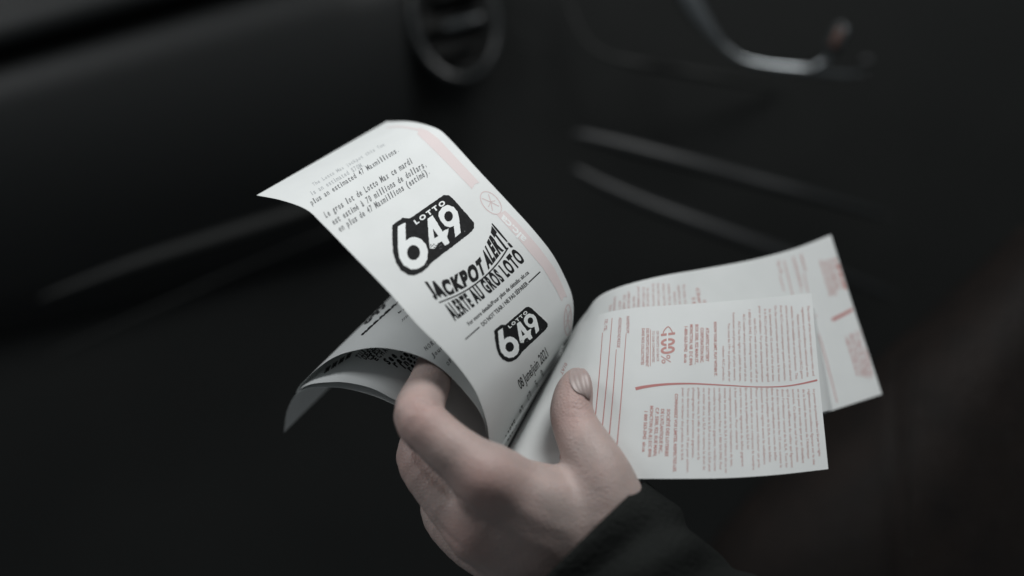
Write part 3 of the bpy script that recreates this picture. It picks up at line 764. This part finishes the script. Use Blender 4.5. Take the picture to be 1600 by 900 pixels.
hand = link('hand', mesh('hand', mm2w(V), Fq[:, ::-1]), SKIN, person)
ra = hand.data.attributes.new('redness', 'FLOAT', 'POINT'); ra.data.foreach_set('value', np.clip(blush*0.5, 0, .6).astype(np.float32))
sm = hand.modifiers.new('soft', 'SMOOTH'); sm.factor = 0.4; sm.iterations = 1
# thumb nail
Lc = catmull([(889, 580, 0), (889, 590, 0), (891, 600, 0), (898, 610.5, 0), (908, 616, 0)], 16)[:, :2]
Rc = catmull([(913, 576, 0), (920, 584, 0), (924, 598, 0), (924.5, 612, 0), (922, 626, 0)], 16)[:, :2]
nn = 15; gx = np.array([Lc*(1-a)+Rc*a for a in np.linspace(0, 1, nn)])
gx[:, 0] = gx[:, 0] + (np.array([0, -2.6])[None]*np.sin(np.pi*np.linspace(0, 1, nn))[:, None])
dd = march(gx[..., 0].ravel(), gx[..., 1].ravel()).reshape(nn, 16)
dd = np.minimum(dd, .6015)
for _ in range(4): dd[1:-1, 1:-1] = (dd[:-2, 1:-1]+dd[2:, 1:-1]+dd[1:-1, :-2]+dd[1:-1, 2:]+4*dd[1:-1, 1:-1])/8
a = np.linspace(0, 1, nn)[:, None]; b_ = np.linspace(0, 1, 16)[None]
mid = dd[4:-4].min(0, keepdims=True)
ridge = 0.00012*np.sin(a*math.pi*7+0.6) + 0.00005*np.sin(a*math.pi*17)
plate = mid - 0.0002 + 0.0016*(2*a-1)**2 + 0*b_
dn = np.minimum(dd - 0.00012, plate) - ridge
dn = dn + 0.0004*np.clip((b_-.86)/.14, 0, 1)
lift = 0; edge = 0; dd = dn
W = P(gx[..., 0], gx[..., 1], dd - lift*edge)
idx = np.arange(nn*16).reshape(nn, 16)
Fn = np.stack([idx[:-1, :-1], idx[:-1, 1:], idx[1:, 1:], idx[1:, :-1]], -1).reshape(-1, 4)
nail = link('thumbnail', mesh('thumbnail', W.reshape(-1, 3), Fn), NAILM, hand)
so = nail.modifiers.new('thickness', 'SOLIDIFY'); so.thickness = 0.0005; so.offset = 0
ss = nail.modifiers.new('smooth', 'SUBSURF'); ss.levels = 1; ss.render_levels = 1

# sleeve
CLOTH = mat('black_knit_sleeve', (0.0098, 0.0112, 0.0105), 0.85, 0.12, noise=(45, (0.0065, 0.0076, 0.0072)), bump=('noise', 500, 0.8, 0.0015))
c0 = Pm(908, 855, .590); ax_ = np.array([0.68, -0.68, -0.20]); ax_ /= np.linalg.norm(ax_)
e1 = np.cross(ax_, [0, 0, 1.0]); e1 /= np.linalg.norm(e1); e2 = np.cross(ax_, e1)
V = []; nr, na = 60, 96
for i in range(nr):
    s_ = i/(nr-1)*170
    for j in range(na):
        t = 2*math.pi*j/na
        r = 37.0 + 0.03*s_ + 2.4*math.sin(s_*0.13+2*t)*min(1, s_/25) + 1.7*math.sin(s_*0.27-3*t+1)*min(1, s_/18) + 0.8*math.exp(-((s_-4)/3.5)**2) - 1.0*math.exp(-((s_-13)/2.5)**2)
        V.append(c0 + ax_*s_ + (e1*math.cos(t) + e2*math.sin(t))*r)
F = [(i*na+j, i*na+(j+1) % na, (i+1)*na+(j+1) % na, (i+1)*na+j) for i in range(nr-1) for j in range(na)]
sl_ = link('sleeve', mesh('sleeve', mm2w(np.array(V)), F), CLOTH, person)
so = sl_.modifiers.new('thickness', 'SOLIDIFY'); so.thickness = 0.0022; so.offset = 0
